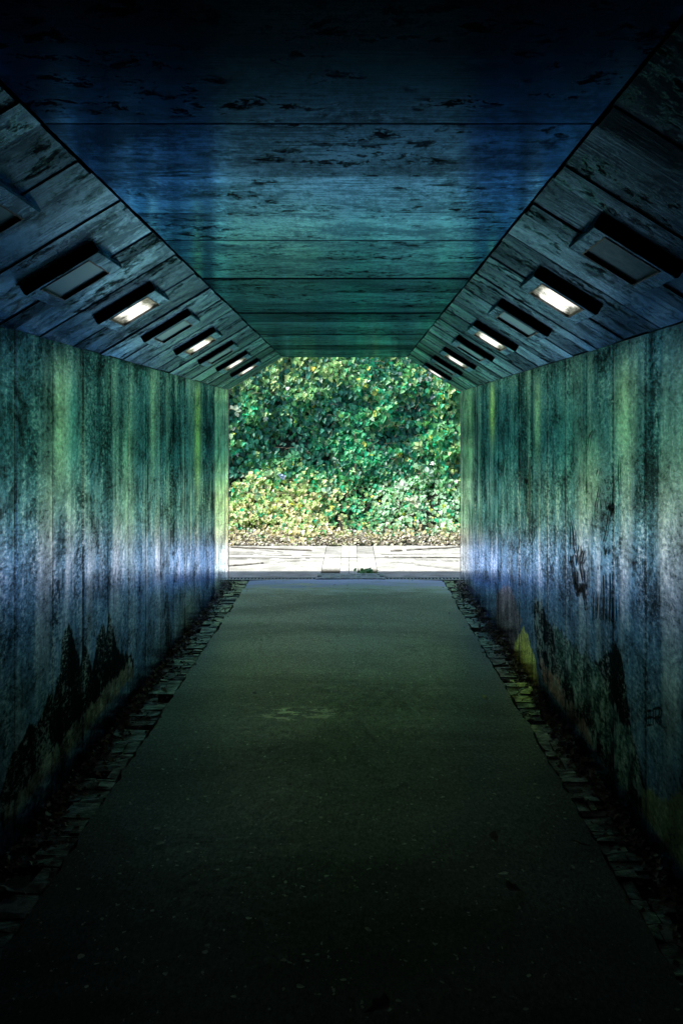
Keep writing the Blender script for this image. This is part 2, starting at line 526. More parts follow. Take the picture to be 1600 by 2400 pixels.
def paint(side, Y, H):
    sd = 11 if side < 0 else 23
    # base: greenish old paint on top, blue below
    n1 = vnoise(Y * 5, H * .9, sd); n2 = vnoise(Y * 1.3, H * .8, sd + 1); n3 = vnoise(Y * 22, H * 1.6, sd + 2)
    teal = np.array([.016, .058, .092]); pale = np.array([.15, .18, .17]); blue = np.array([.030, .072, .125]); deep = np.array([.004, .024, .034])
    c = np.ones(Y.shape + (3,)) * teal
    def put(mask, col):
        nonlocal c
        m = np.clip(mask, 0, 1)[..., None]
        c = c * (1 - m) + np.asarray(col) * m
    put(sm(n2, .45, .75) * .55, deep)
    put(sm(n1 + .35 * n3, .62, .95) * .6, pale)
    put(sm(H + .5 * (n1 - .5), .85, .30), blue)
    put(sm(n1 + .3 * n3, .70, .95) * sm(H, 1.2, .5) * .45, [.16, .20, .22])
    # pale run-down streaks under the panel joints
    streaks = ([(140, 980, 16, 120, .75, [.34, .38, .27]), (172, 1010, 12, 90, .4, [.05, .22, .24]), (358, 990, 5, 90, .6, [.34, .38, .27]), (463, 1010, 7, 90, .7, [.42, .44, .12]),
                (120, 1180, 8, 160, .4, [.30, .33, .26]), (300, 1150, 14, 160, .35, [.28, .33, .22])] if side < 0 else
               [(1153, 965, 6, 50, .8, [.44, .42, .13]), (1259, 980, 7, 65, .6, [.40, .42, .26]), (1463, 960, 24, 90, .65, [.32, .36, .24]), (1380, 1090, 30, 70, .35, [.26, .31, .22]),
                (1100, 1000, 10, 120, .4, [.34, .36, .18]), (1330, 1030, 30, 80, .35, [.03, .15, .14])])
    for (x, yp, wx, wy, s, col) in streaks:
        cY, cH = pt_wall(side, x, yp)
        a = pt_wall(side, x + wx, yp)[0]
        rY = abs(a - cY); rH = wy * cY / F_PX
        g = np.exp(-((Y - cY + .03 * (n3 - .5)) / rY) ** 2 - (np.maximum(np.abs(H - cH) - rH * .3, 0) / rH) ** 2)
        put(g * s, col)
    # ragged edge warp for the mural
    wy = (vnoise(Y * 14, H * 3, sd + 5) - .5) * .05; wh = (vnoise(Y * 18, H * 4, sd + 6) - .5) * .09
    Yw, Hw = Y + wy, H + wh
    fl = vnoise(Y * 16, H * 22, sd + 7, 5)
    if side < 0:
        mount = poly(-1, [(0, 1880), (21, 1800), (32, 1761), (66, 1698), (86, 1707), (95, 1686), (114, 1621), (127, 1641), (132, 1607), (141, 1586), (146, 1500), (162, 1450), (175, 1511), (189, 1557), (198, 1504), (207, 1529), (216, 1575), (229, 1486), (239, 1468), (246, 1479), (254, 1430), (262, 1443), (271, 1500), (282, 1532), (304, 1534), (314, 1543), (311, 1586), (300, 1600), (250, 1652), (180, 1750), (120, 1830), (60, 1910), (10, 1990)])
        brown = poly(-1, [(10, 1900), (60, 1840), (120, 1770), (180, 1690), (240, 1620), (300, 1560), (312, 1560), (311, 1590), (250, 1656), (180, 1752), (120, 1832), (60, 1915), (10, 1990)])
        halo = poly(-1, [(130, 1560), (150, 1430), (165, 1395), (176, 1450), (195, 1430), (230, 1420), (252, 1380), (285, 1470), (330, 1520), (330, 1600), (130, 1700)])
        put(inside(halo, Yw, Hw) * .25, [.03, .07, .13])
        put(inside(mount, Yw, Hw) * .97, [.004, .010, .006])
        put(inside(brown, Yw, Hw) * .85, [.085, .066, .038])
        put(inside(brown, Yw, Hw) * sm(fl, .56, .62) * .6, [.13, .18, .15])
        thin = poly(-1, [(386, 1500), (384, 1440), (388, 1393), (394, 1400), (400, 1450), (403, 1480), (399, 1540), (392, 1560)])
        put(inside(thin, Yw, Hw) * .7, [.012, .016, .02])
        sw = poly(-1, [(355, 1520), (360, 1470), (384, 1420), (392, 1580), (350, 1600)])
        put(inside(sw, Yw, Hw) * .4, [.03, .06, .07])
        put(np.exp(-((Y - pt_wall(-1, 440, 1500)[0]) / .55) ** 2) * sm(H, .5, .15) * .5, [.14, .15, .04])
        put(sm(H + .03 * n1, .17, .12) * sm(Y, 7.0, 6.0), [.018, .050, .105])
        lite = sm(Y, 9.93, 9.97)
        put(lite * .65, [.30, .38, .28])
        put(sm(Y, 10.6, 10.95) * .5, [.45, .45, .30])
    else:
        mount = poly(1, [(1249, 1415), (1256, 1400), (1264, 1403), (1280, 1445), (1295, 1465), (1318, 1484), (1341, 1514), (1368, 1530), (1387, 1553), (1400, 1548), (1414, 1537), (1418, 1555), (1424, 1545), (1440, 1510), (1454, 1518), (1461, 1576), (1469, 1644), (1482, 1732), (1502, 1809), (1515, 1843), (1530, 1990), (1500, 1960), (1452, 1850), (1417, 1817), (1375, 1757), (1341, 1715), (1310, 1658), (1276, 1608), (1262, 1560), (1255, 1500)])
        dark = poly(1, [(1387, 1553), (1414, 1537), (1440, 1510), (1454, 1518), (1461, 1576), (1469, 1644), (1480, 1720), (1455, 1690), (1430, 1630), (1412, 1570)])
        green = poly(1, [(1295, 1465), (1341, 1514), (1400, 1560), (1430, 1640), (1470, 1700), (1500, 1810), (1470, 1860), (1420, 1800), (1400, 1700), (1340, 1620), (1300, 1540)])
        red = poly(1, [(1264, 1545), (1300, 1580), (1330, 1640), (1375, 1700), (1400, 1790), (1375, 1757), (1341, 1715), (1310, 1658), (1276, 1608)])
        yel = poly(1, [(1200, 1560), (1206, 1510), (1214, 1490), (1228, 1472), (1236, 1490), (1242, 1515), (1250, 1530), (1262, 1591), (1266, 1640), (1240, 1600), (1215, 1568)])
        oliv = poly(1, [(1500, 1960), (1505, 1850), (1512, 1843), (1550, 1870), (1600, 1850), (1640, 1900), (1640, 2200), (1590, 2110), (1540, 2010)])
        tan = poly(1, [(1160, 1480), (1164, 1395), (1172, 1380), (1190, 1372), (1206, 1400), (1222, 1455), (1214, 1490), (1205, 1520), (1200, 1560), (1180, 1530)])
        put(inside(tan, Yw, Hw) * .7, [.14, .075, .06])
        put(inside(yel, Y + wy * .4, Hw) * .9, [.46, .44, .07])
        put(inside(mount, Yw, Hw) * .96, [.014, .015, .009])
        put(inside(green, Yw, Hw) * .7, [.012, .050, .034])
        put(inside(red, Yw, Hw) * .85, [.16, .075, .045])
        put(inside(dark, Yw, Hw) * .9, [.006, .012, .008])
        put(inside(mount, Yw, Hw) * ~inside(dark, Yw, Hw) * sm(fl, .60, .65) * .6, [.13, .17, .15])
        put(inside(oliv, Yw, Hw) * .9, [.10, .11, .02])
        put(sm(H + .02 * n1, .125, .085) * sm(Y, 6.6, 6.2), [.020, .055, .090])
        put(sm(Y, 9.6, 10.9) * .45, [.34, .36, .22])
    # joints of the boards: thin dark lines each 0.515 m and a fainter one between
    y0 = 4.04 if side < 0 else 4.09
    ph = np.abs(((Y - y0) / .515 + .5) % 1 - .5) * .515
    jidx = np.round((Y - y0) / .515).astype(int)
    put(sm(ph, .017, .006) * (.7 + .3 * np.random.default_rng(sd).random(200)[jidx % 200]), [.010, .020, .022])
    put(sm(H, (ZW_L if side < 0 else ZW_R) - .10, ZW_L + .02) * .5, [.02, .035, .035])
    lum = .75 + .5 * vnoise(Y * 40, H * 3, sd + 9)
    return c * (.5 + .5 * lum[..., None])

def make_wall(side):
    X = XL if side < 0 else XR
    ZW = ZW_L if side < 0 else ZW_R
    ys = np.unique(np.concatenate([np.arange(YN, 3.0, .25), np.arange(3.0, YO + 1e-6, .016), [YO]]))
    hs = np.arange(-.03, ZW + .0001, .0135)
    Yg, Hg = np.meshgrid(ys, hs, indexing='ij')
    c = np.clip(paint(side, Yg, Hg), .002, .8)
    # relief: each board a hair in or out, grooves at the joints
    y0 = 4.04 if side < 0 else 4.09
    idx = np.floor((Yg - y0) / .515).astype(int)
    tab = np.random.default_rng(5 + side).uniform(-.002, .002, 400)
    ph = np.abs(((Yg - y0) / .515 + .5) % 1 - .5) * .515
    rel = tab[idx % 400] * .6 - .003 * (ph < .006)
    Xg = X - side * 0 + (-side) * rel
    V = np.stack([Xg, Yg - YO, Hg], -1).reshape(-1, 3)
    ny, nh = len(ys), len(hs)
    a = (np.arange(ny - 1)[:, None] * nh + np.arange(nh - 1)[None, :]).ravel()
    q = np.stack([a, a + nh, a + nh + 1, a + 1] if side > 0 else [a, a + 1, a + nh + 1, a + nh], 1)
    uv = np.stack([Hg.ravel(), Yg.ravel() + 50 * (side > 0)], 1)
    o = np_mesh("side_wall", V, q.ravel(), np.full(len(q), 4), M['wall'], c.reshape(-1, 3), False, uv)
    o.parent = under
    return o
wall_left = make_wall(-1)
wall_left["label"] = "left wall, teal and blue paint with dark mountain shapes low down"
wall_right = make_wall(1)
wall_right["label"] = "right wall, teal and blue paint with black graffiti and a yellow peak"

# outer shell, headwall with the opening, added stop at the near end
mb = MB()
g = .05
prof_in = [(XL - g, -.3), (XL - g, ZW_L + .03), (CL - .02, ZC + .075), (CR + .02, ZC + .075), (XR + g, ZW_R + .03), (XR + g, -.3)]
prof_out = [(XL - .35, -.3), (XL - .35, 2.75), (XL - .35, 2.75), (XR + .35, 2.75), (XR + .35, 2.75), (XR + .35, -.3)]
for i in range(5):
    (x0, z0), (x1, z1) = prof_in[i], prof_in[i + 1]
    mb.face([(x0, YN, z0), (x0, YO - .015, z0), (x1, YO - .015, z1), (x1, YN, z1)], None, 0)
    (x0, z0), (x1, z1) = prof_out[i], prof_out[i + 1]
    mb.face([(x0, YN, z0), (x1, YN, z1), (x1, YO - .015, z1), (x0, YO - .015, z0)], None, 0)
part(mb.build("outer_shell", M['dark']))
mb = MB()
op = [(XL - .002, -.3), (XL - .002, ZW_L + .002), (CL, ZC + .012), (CR, ZC + .012), (XR + .002, ZW_R + .002), (XR + .002, -.3)]
ou = [(-7, -.3), (-7, 2.8), (CL, 2.8), (CR, 2.8), (7, 2.8), (7, -.3)]
Ya, Yb = YO - .012, YO + .10
for i in range(5):
    a, b, c2, d2 = op[i], op[i + 1], ou[i + 1], ou[i]
    mb.face([(a[0], Yb, a[1]), (b[0], Yb, b[1]), (c2[0], Yb, c2[1]), (d2[0], Yb, d2[1])], [(p[1], p[0]) for p in (a, b, c2, d2)])
    mb.face([(a[0], Ya, a[1]), (d2[0], Ya, d2[1]), (c2[0], Ya, c2[1]), (b[0], Ya, b[1])], [(p[1], p[0]) for p in (a, d2, c2, b)])
    mb.face([(a[0], Ya, a[1]), (b[0], Ya, b[1]), (b[0], Yb, b[1]), (a[0], Yb, a[1])], [(a[1], Ya), (b[1], Ya), (b[1], Yb), (a[1], Yb)])
    mb.face([(d2[0], Ya, d2[1]), (d2[0], Yb, d2[1]), (c2[0], Yb, c2[1]), (c2[0], Ya, c2[1])], None)
part(mb.build("headwall", M['plain']))
mb = MB()
mb.box((XL - .3, YN - .25, -.3), (XR + .3, YN, 2.7), 0, .3)  # unseen wall added behind the camera to keep outside light from leaking in
part(mb.build("daylight_stop", M['plain']))

# ------------------------------------------------------------------ graffiti (paint standing 2 mm off the right wall)
def strokes(name, lines, label, w=1.0, side=1, wpx=4):
    mb = MB()
    X = (XR if side > 0 else XL) - side * .0045
    for li, ln in enumerate(lines):
        width = ln[0] * w
        raw = [pt_wall(side, *p) for p in ln[1:]]
        P = []
        for i in range(len(raw) - 1):
            for s in range(6):
                t = s / 6
                P.append((raw[i][0] * (1 - t) + raw[i + 1][0] * t, raw[i][1] * (1 - t) + raw[i + 1][1] * t))
        P.append(raw[-1])
        for _ in range(2):
            P = [P[0]] + [tuple((P[i - 1][k] + 2 * P[i][k] + P[i + 1][k]) / 4 for k in (0, 1)) for i in range(1, len(P) - 1)] + [P[-1]]
        L, R = [], []
        for i, p in enumerate(P):
            q0, q1 = P[max(i - 1, 0)], P[min(i + 1, len(P) - 1)]
            dx, dz = q1[0] - q0[0], q1[1] - q0[1]
            m = math.hypot(dx, dz) + 1e-9
            t = i / max(len(P) - 1, 1)
            ww = width * (.55 + .45 * math.sin(math.pi * min(max(t, .06), .94))) * (1 + .25 * mnoise.noise(Vector((i * .7, li, 0))))
            nx, nz = -dz / m * ww, dx / m * ww
            L.append((X - side * .0002 * li, p[0] + nx, p[1] + nz)); R.append((X - side * .0002 * li, p[0] - nx, p[1] - nz))
        for i in range(len(P) - 1):
            mb.face([L[i], L[i + 1], R[i + 1], R[i]])
    o = mb.build(name, M['spray'])
    # child of the right or left wall (whose origin is the underpass's base)
    o.parent = wall_right if side > 0 else wall_left
    o.location = (0, -YO, 0)
    o["label"] = label
    return o
def z4(l, sx=10.23, ox=1320, oy=1250): return [l[0]] + [(ox + p[0] / sx, oy + p[1] / sx) for p in l[1:]]
tag1 = [z4(l) for l in [
    [.016, (165, 750), (195, 580), (215, 700), (240, 1000), (290, 1250), (340, 1450), (410, 1270), (470, 1380), (520, 1600), (545, 1850)],
    [.014, (310, 910), (312, 1050), (310, 1200), (300, 1330)], [.013, (260, -60), (262, 150), (270, 350), (320, 600), (330, 760)],
    [.012, (400, 290), (370, 450), (350, 600), (330, 760)], [.016, (470, 400), (430, 600), (420, 800), (480, 1100), (520, 1350)],
    [.010, (480, 420), (505, 560), (440, 760)], [.012, (540, 880), (535, 1100), (540, 1500)],
    [.012, (180, -200), (200, 100), (200, 380)], [.009, (765, 1400), (740, 1800), (730, 2100)], [.010, (860, 1450), (840, 1800), (825, 2050)],
    [.014, (985, 1000), (1000, 1500), (980, 2080)], [.015, (1150, 950), (1160, 1500), (1130, 2130)], [.008, (1295, 1500), (1310, 2100)],
    [.010, (1010, 300), (1030, 480), (1085, 380)], [.009, (860, 780), (870, 880)]]]
strokes("graffiti", tag1, "black spray-painted zigzag tag with long drips, right wall", 1.35)
def z8(l): return [l[0]] + [(1060 + p[0] / 2.904, 850 + p[1] / 2.904) for p in l[1:]]
tag2 = [z8(l) for l in [[.013, (450, 505), (452, 700), (458, 870)], [.012, (468, 580), (470, 760), (480, 900)], [.012, (485, 590), (492, 800), (497, 940)],
    [.013, (505, 610), (508, 800), (505, 980), (520, 1060)], [.016, (527, 640), (525, 800), (527, 1100)], [.012, (495, 790), (512, 830)]]]
strokes("graffiti", tag2, "black hatched spray-paint strokes nearer the mouth, right wall", 1.4)
tag3 = [z8(l) for l in [[.007, (1000, 860), (975, 980), (975, 1130)], [.007, (1040, 930), (1055, 1000), (1085, 960), (1090, 1040), (1075, 980), (1045, 1180), (1030, 1220)],
    [.006, (1140, 640), (1135, 760), (1142, 900)], [.006, (960, 460), (935, 500), (925, 600)], [.006, (810, 1060), (830, 1160), (840, 1240)], [.006, (1000, 720), (985, 770)]]]
strokes("graffiti", tag3, "thin looping marker scribble high on the right wall", 1.4)
def zs(l): return [l[0]] + [(1480 + p[0] / 13.07, 1620 + p[1] / 13.07) for p in l[1:]]
tag4 = [zs(l) for l in [[.006, (495, 600), (495, 1060)], [.005, (495, 620), (620, 590)], [.005, (495, 830), (620, 800)], [.005, (495, 1060), (620, 1030)], [.005, (620, 600), (620, 1020)],
    [.007, (700, 560), (700, 1030)], [.006, (700, 560), (850, 500), (900, 640), (860, 800), (710, 830)], [.006, (740, 830), (860, 1000)]]]
strokes("graffiti", tag4, "small black block letters low on the right wall")

# ------------------------------------------------------------------ lamps on the sloped panels
def make_lamp(side, Yc, lit):
    A, d, n, L = haunch_frame(side)
    t = empty("bulkhead_light")
    s0 = .195                                            # start along the slope, from the wall
    ln, wd, hp = .30, .37, .025
    c = A + d * (s0 + ln / 2) + n * .006
    t.location = (c.x, Yc, c.z)
    fr = lambda p: d * p.x + n * p.z + Vector((0, p.y, 0))
    mb = MB()
    hl, hw = ln / 2, wd / 2
    ch = .006
    uo = random.uniform(0, 50)
    # housing: a bevelled box standing off the panel
    base = [(-hl, -hw), (hl, -hw), (hl, hw), (-hl, hw)]
    def ring(e, z): return [fr(Vector((x + (e if x < 0 else -e), y + (e if y < 0 else -e), z))) for x, y in base]
    r0, r1, r2 = ring(0, -.012), ring(0, hp - ch), ring(ch, hp)
    for ra, rb in ((r0, r1), (r1, r2)):
        for i in range(4):
            j = (i + 1) % 4
            mb.face([ra[i], ra[j], rb[j], rb[i]], [(uo, 0), (uo + .3, 0), (uo + .3, .05), (uo, .05)], 0, .3)
    px, py = .100, .152                                   # half size of the cover opening
    o4 = r2
    i4 = [fr(Vector((x, y, hp))) for x, y in ((-px, -py), (px, -py), (px, py), (-px, py))]
    b4 = [fr(Vector((x, y, hp - .014))) for x, y in ((-px, -py), (px, -py), (px, py), (-px, py))]
    for i in range(4):
        j = (i + 1) % 4
        e = [base[i], base[j], ((px if base[j][0] > 0 else -px), (py if base[j][1] > 0 else -py)), ((px if base[i][0] > 0 else -px), (py if base[i][1] > 0 else -py))]
        mb.face([o4[i], o4[j], i4[j], i4[i]], [(uo + q[0], uo + q[1]) for q in e], 0, .75)
        mb.face([i4[i], i4[j], b4[j], b4[i]], None, 0, .1)
    mb.build("housing", M['lamp_box'], t)
    gb = MB()
    tilt = 0.0
    nn = 6
    for i in range(nn):
        for j in range(nn):
            q = []
            for (a, b) in ((i, j), (i + 1, j), (i + 1, j + 1), (i, j + 1)):
                x, y = -px + .002 + (2 * px - .004) * a / nn, -py + .002 + (2 * py - .004) * b / nn
                q.append(fr(Vector((x, y, hp - .008))))
            gb.face(q, [(a / nn, b / nn) for (a, b) in ((i, j), (i + 1, j), (i + 1, j + 1), (i, j + 1))])
    gb.build("cover", M['glass_lit' if lit else 'glass_dull'], t)
    mb = MB()                                             # thin metal bead round the cover
    for (x0, x1, y0, y1) in ((-px, px, -py, -py + .004), (-px, px, py - .004, py), (-px, -px + .004, -py + .004, py - .004), (px - .004, px, -py + .004, py - .004)):
        mb.box((x0, y0, hp - .006), (x1, y1, hp + .002), 0, .6, fr)
    mb.build("bead", M['bead'], t)
    return t
names_l = ["nearest left lamp box, barely visible at the left edge of the photo",
           "dull lamp box high on the left slope, before the first glowing one",
           "largest glowing lamp box on the left sloped panel",
           "dull lamp box between the two nearest glowing lamps on the left",
           "second largest glowing lamp box on the left sloped panel",
           "dull lamp box on the left between the second and third glowing ones",
           "third glowing lamp box on the left, one before the tunnel mouth lamp",
           "glowing lamp box on the left closest to the tunnel mouth"]
lit_l = [0, 0, 1, 0, 1, 0, 1, 1]
for i in range(8):
    Yc = 9.95 - 1.03 * (7 - i)
    tag(make_lamp(-1, Yc, lit_l[i]), names_l[i], "lamp", "lamp boxes on the sloped panels")
names_r = ["large dull lamp box in the dark at the upper right, nearest on the right side",
           "largest glowing lamp box on the right sloped panel",
           "dull lamp box between the two nearest glowing lamps on the right",
           "second largest glowing lamp box on the right sloped panel",
           "dull lamp box on the right between the second and third glowing ones",
           "third glowing lamp box on the right sloped panel",
           "small dull lamp box beside the last glowing one on the right",
           "glowing lamp box on the right right at the tunnel mouth"]
lit_r = [0, 1, 0, 1, 0, 1, 0, 1]
for i in range(8):
    Yc = 10.50 - 1.03 * (7 - i)
    tag(make_lamp(1, Yc, lit_r[i]), names_r[i], "lamp", "lamp boxes on the sloped panels")

# ------------------------------------------------------------------ path, gutters
AL, AR = -1.085, .965
ys = np.concatenate([np.arange(YN, 2, .25), np.arange(2, YO + .001, .03)])
def edge(base, y, s): return base + .022 * mnoise.noise(Vector((y * 2.2, s, 0))) + .018 * mnoise.noise(Vector((y * 9, s, 3)))
mb = MB()
xs_n = 14
for i in range(len(ys) - 1):
    row = []
    for yv in (ys[i], ys[i + 1]):
        a, b = edge(AL, yv, 1), edge(AR, yv, 2)
        row.append([(a + (b - a) * k / xs_n, yv, .012 * math.sin(math.pi * k / xs_n) + .004 * mnoise.noise(Vector((k * .6, yv * 1.3, 7)))) for k in range(xs_n + 1)])
    for k in range(xs_n):
        mb.face([row[0][k], row[0][k + 1], row[1][k + 1], row[1][k]])
for s, eb in ((1, AL), (2, AR)):                          # broken edge of the asphalt
    for i in range(len(ys) - 1):
        a, b = edge(eb, ys[i], s), edge(eb, ys[i + 1], s)
        pts = [(a, ys[i], 0), (b, ys[i + 1], 0), (b, ys[i + 1], -.03), (a, ys[i], -.03)]
        mb.face(pts if s == 2 else pts[::-1])
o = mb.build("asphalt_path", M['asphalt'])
tag(o, kind="structure")

def gutter(x0, x1, name):
    mb = MB()
    mb.face([(x0 - .02, YN, -.045), (x1 + .02, YN, -.045), (x1 + .02, YO, -.045), (x0 - .02, YO, -.045)], None, 1)
    yv = 1.5
    wall_side = x0 if x0 < 0 else x1
    while yv < YO - .02:
        h = random.choice([.035, .05, .07, .10, .16]) * random.uniform(.85, 1.2)
        rows = [(x0, x1)]
        # setts fill the side next to the asphalt, gaps and broken pieces towards the wall
        w = x1 - x0
        if x0 < 0: a, b = x0 + random.uniform(.03, .10), x1 - .006
        else: a, b = x0 + .006, x1 - random.uniform(.03, .10)
        cuts = [a] + ([a + (b - a) * random.uniform(.35, .65)] if random.random() < .45 else []) + [b]
        for p, q in zip(cuts[:-1], cuts[1:]):
            if random.random() < .10: continue
            top = random.uniform(-.006, .003)
            mb.box((p + .002, yv + .002, -.05), (q - .002, min(yv + h, YO - .005) - .002, top), 0, random.uniform(.1, .9), None, .006)
        yv += h
    o = mb.build(name, [M['sett'], M['dirt']])
    tag(o, kind="structure")
    return o
gutter(XL, AL, "gutter")
gutter(AR, XR, "gutter")

# ------------------------------------------------------------------ leaves
def leaf_shapes():
    """outline of leaves in the plane (u across, v along), right half then mirrored; returns list of half outlines"""
    ivy = [(0, 0), (.22, -.10), (.50, .10), (.30, .34), (.34, .62), (.14, .62), (0, 1.0)]
    ivy2 = [(0, 0), (.26, -.06), (.44, .22), (.40, .48), (.20, .74), (0, .96)]
    oval = [(0, 0), (.22, .12), (.32, .38), (.27, .66), (.12, .88), (0, 1.0)]
    return ivy, ivy2, oval
def build_leaves(name, pos, nrm, size, col, shape_ids, mat, roll=None, curl=.25, parent=None):
    """pos, nrm (n,3); each leaf = two halves folded on the midrib, tip hanging down the slope"""
    shapes = leaf_shapes()
    V, Fl, Lt, C = [], [], [], []
    base = 0
    n = len(pos)
    nrm = nrm / np.linalg.norm(nrm, axis=1, keepdims=True)
    down = np.tile(np.array([0, 0, -1.0]), (n, 1)) + rng.normal(0, .35, (n, 3))
    if roll is not None: down = roll
    v = down - (down * nrm).sum(1, keepdims=True) * nrm
    v /= np.linalg.norm(v, axis=1, keepdims=True) + 1e-9
    u = np.cross(v, nrm)
    for sid, sh in enumerate(shapes):
        ix = np.where(shape_ids == sid)[0]
        if len(ix) == 0: continue
        half = np.array(sh)
        m = len(half)
        full = np.concatenate([half, half[1:-1] * np.array([-1, 1])])       # m + m-2 points
        k = len(full)
        fold = curl
        w = np.abs(full[:, 0]) * fold - (full[:, 1] ** 2) * curl * .6
        P = (pos[ix][:, None, :] + size[ix][:, None, None] * (full[None, :, 0:1] * u[ix][:, None, :] + (full[None, :, 1:2] - .4) * v[ix][:, None, :]
             + w[None, :, None] * nrm[ix][:, None, :]))
        V.append(P.reshape(-1, 3))
        C.append(np.repeat(col[ix], k, axis=0))
        f1 = list(range(m))
        f2 = [0] + [m - 1] + list(range(k - 1, m - 1, -1))
        fl = np.array(f1 + f2)[None, :] + base + (np.arange(len(ix)) * k)[:, None]
        Fl.append(fl.ravel())
        Lt.append(np.tile([len(f1), len(f2)], len(ix)))
        base += len(ix) * k
    return np_mesh(name, np.concatenate(V), np.concatenate(Fl), np.concatenate(Lt), mat, np.concatenate(C), False, None, parent)

# litter in the gutters
def gutter_litter(side):
    n = 2300
    wall = XL if side < 0 else XR
    yv = 1.6 + (YO - 1.7) * rng.random(n)
    clump = np.array([mnoise.noise(Vector((float(a) * 1.6, side * 5.0, 0))) for a in yv])
    d = np.abs(rng.normal(0, .075, n)) * (1 + 1.2 * np.clip(clump, -.5, 1)) + .006
    keep = d < .26
    yv, d = yv[keep], d[keep]
    n = len(yv)
    pos = np.stack([wall - side * d, yv, -.004 + rng.random(n) * .035 * np.exp(-d / .06)], 1)
    nr = np.stack([rng.normal(-side * .2, .5, n), rng.normal(0, .5, n), np.ones(n)], 1)
    roll = rng.normal(0, 1, (n, 3))
    size = rng.uniform(.010, .036, n)
    tan = np.array([[.25, .24, .17], [.10, .10, .08], [.36, .35, .26], [.05, .05, .04], [.28, .30, .22]])
    col = tan[rng.integers(0, 5, n)] * rng.uniform(.6, 1.3, (n, 1))
    br = rng.random(n) < .05
    col[br] = [.34, .34, .26]
    o = build_leaves("leaf_litter", pos, nr, size, col, rng.integers(0, 3, n), M['litter'], roll, .45)
    return o
o = gutter_litter(-1); tag(o, "dead leaves and grit lying along the foot of the left wall", "leaf litter", kind="stuff")
o = gutter_litter(1); tag(o, "dead leaves and grit lying along the foot of the right wall", "leaf litter", kind="stuff")
# scraps scattered over the asphalt
n = 900
xx = rng.uniform(AL + .03, AR - .03, n); yy = 2.6 + 8.3 * rng.random(n) ** .9
pos = np.stack([xx, yy, .014 + .012 * np.sin(np.pi * (xx - AL) / (AR - AL))], 1)
nr = np.stack([rng.normal(0, .1, n), rng.normal(0, .1, n), np.ones(n)], 1)
col = np.array([[.34, .37, .27]]) * rng.uniform(.4, 1.7, (n, 1))
o = build_leaves("grit", pos, nr, rng.uniform(.007, .023, n) * (1 + (rng.random(n) < .08) * .8), col, rng.integers(1, 3, n), M['litter'], rng.normal(0, 1, (n, 3)), .15)
tag(o, "small pale crumbs and leaf scraps scattered over the dark asphalt", "grit", kind="stuff")

# single fallen leaves one can point to
def fallen_leaf(x, yp, size, col, label, rot):
    Y = F_PX * EYE / (yp - VPY)
    X = (x - VPX) * Y / F_PX
    z = .018 + .012 * math.sin(math.pi * (X - AL) / (AR - AL)) if AL < X < AR else .004
    p = np.array([[0, 0, 0.0]])
    o = build_leaves("fallen_leaf", p, np.array([[.15, -.25, 1.0]]), np.array([size]), np.array([col]), np.array([0]), M['litter'],
                     np.array([[math.cos(rot), math.sin(rot), 0.0]]), .5)
    o.location = (X, Y, z + size * .12)
    tag(o, label, "leaf", "single fallen leaves on the path")
fallen_leaf(1208, 2107, .065, [.30, .34, .26], "pale lobed leaf lying alone on the dark asphalt at the lower right", 0.4)
fallen_leaf(28, 2085, .11, [.22, .26, .24], "large grey leaf lying in the left gutter nearest the camera", 2.6)
fallen_leaf(1141, 1647, .07, [.03, .025, .015], "dark curled leaf on the asphalt near the right gutter", 1.2)
fallen_leaf(1157, 1982, .05, [.28, .32, .27], "small pale leaf on the asphalt above the lone lobed one at the lower right", 5.5)
fallen_leaf(887, 2393, .07, [.22, .26, .22], "leaf at the very bottom of the photo, on the asphalt", 3.3)
fallen_leaf(386, 1622, .05, [.42, .42, .28], "bright straw-coloured leaf in the left gutter halfway along", 0.2)
# twigs in the right gutter
def twig(pts, label):
    mb = MB()
    P = []
    for (x, yp, z) in pts:
        Y = F_PX * (EYE - z) / (yp - VPY)
        P.append(((x - VPX) * Y / F_PX, Y, z))
    o_ = Vector(P[0])
    tube(mb, [Vector(p) - o_ for p in P], .004, .0025)
    o = mb.build("twig", M['stem'])
    o.location = o_
    tag(o, label, "twig", "twigs in the right gutter")
twig([(1205, 1632, .01), (1220, 1618, .02), (1238, 1611, .035)], "pale twig leaning on the right gutter stones by the yellow peak")
twig([(1340, 1968, .02), (1362, 1978, .02), (1385, 1983, .015)], "long thin twig lying across the right gutter edge, nearer the camera")
twig([(1466, 2108, .01), (1480, 2122, .012)], "short twig in the right gutter at the lower right corner")

# ------------------------------------------------------------------ drain at the mouth
def grate(x0, x1, label):
    t = empty("drain_channel", ((x0 + x1) / 2, YO + .13, 0))
    ox = (x0 + x1) / 2
    mb = MB()
    for (a, b) in ((.0, .055), (.165, .20)):
        mb.box((x0 - ox, a - .13 + .002, -.03), (x1 - ox, b - .13, .006), 0, .5)
    n = int((x1 - x0) / .0365)
    for i in range(n + 1):
        x = x0 + (x1 - x0) * i / n - ox
        mb.box((x - .009, -.075, -.025), (x + .009, .035, .003), 0, random.uniform(.3, .7))
    mb.build("grating", M['metal'], t)
    mb = MB()
    mb.box((x0 - ox, -.128, -.14), (x1 - ox, .07, -.09), 0)
    mb.build("trough", M['dark'], t)
    tag(t, label, "drain", "slotted drains across the tunnel mouth")
grate(XL + .003, -.385, "slotted metal drain across the tunnel mouth, from the left wall to the cover plate")
grate(.362, XR - .003, "slotted metal drain across the tunnel mouth, from the cover plate to the right wall")
t = empty("drain_cover", (-.012, YO + .21, 0))
mb = MB()
mb.box((-.365, -.205, -.02), (.365, .19, .018), 0, .55)
for i in range(12):
    for j in range(4):
        if (i in (0, 11)) and j in (1, 2): continue
        x, y = -.335 + i * .0565, -.185 + j * .09
        mb.box((x + .002, y + .003, .018), (x + .048, y + .078, .0215 + random.uniform(0, .002)), 0, random.uniform(.3, .8))
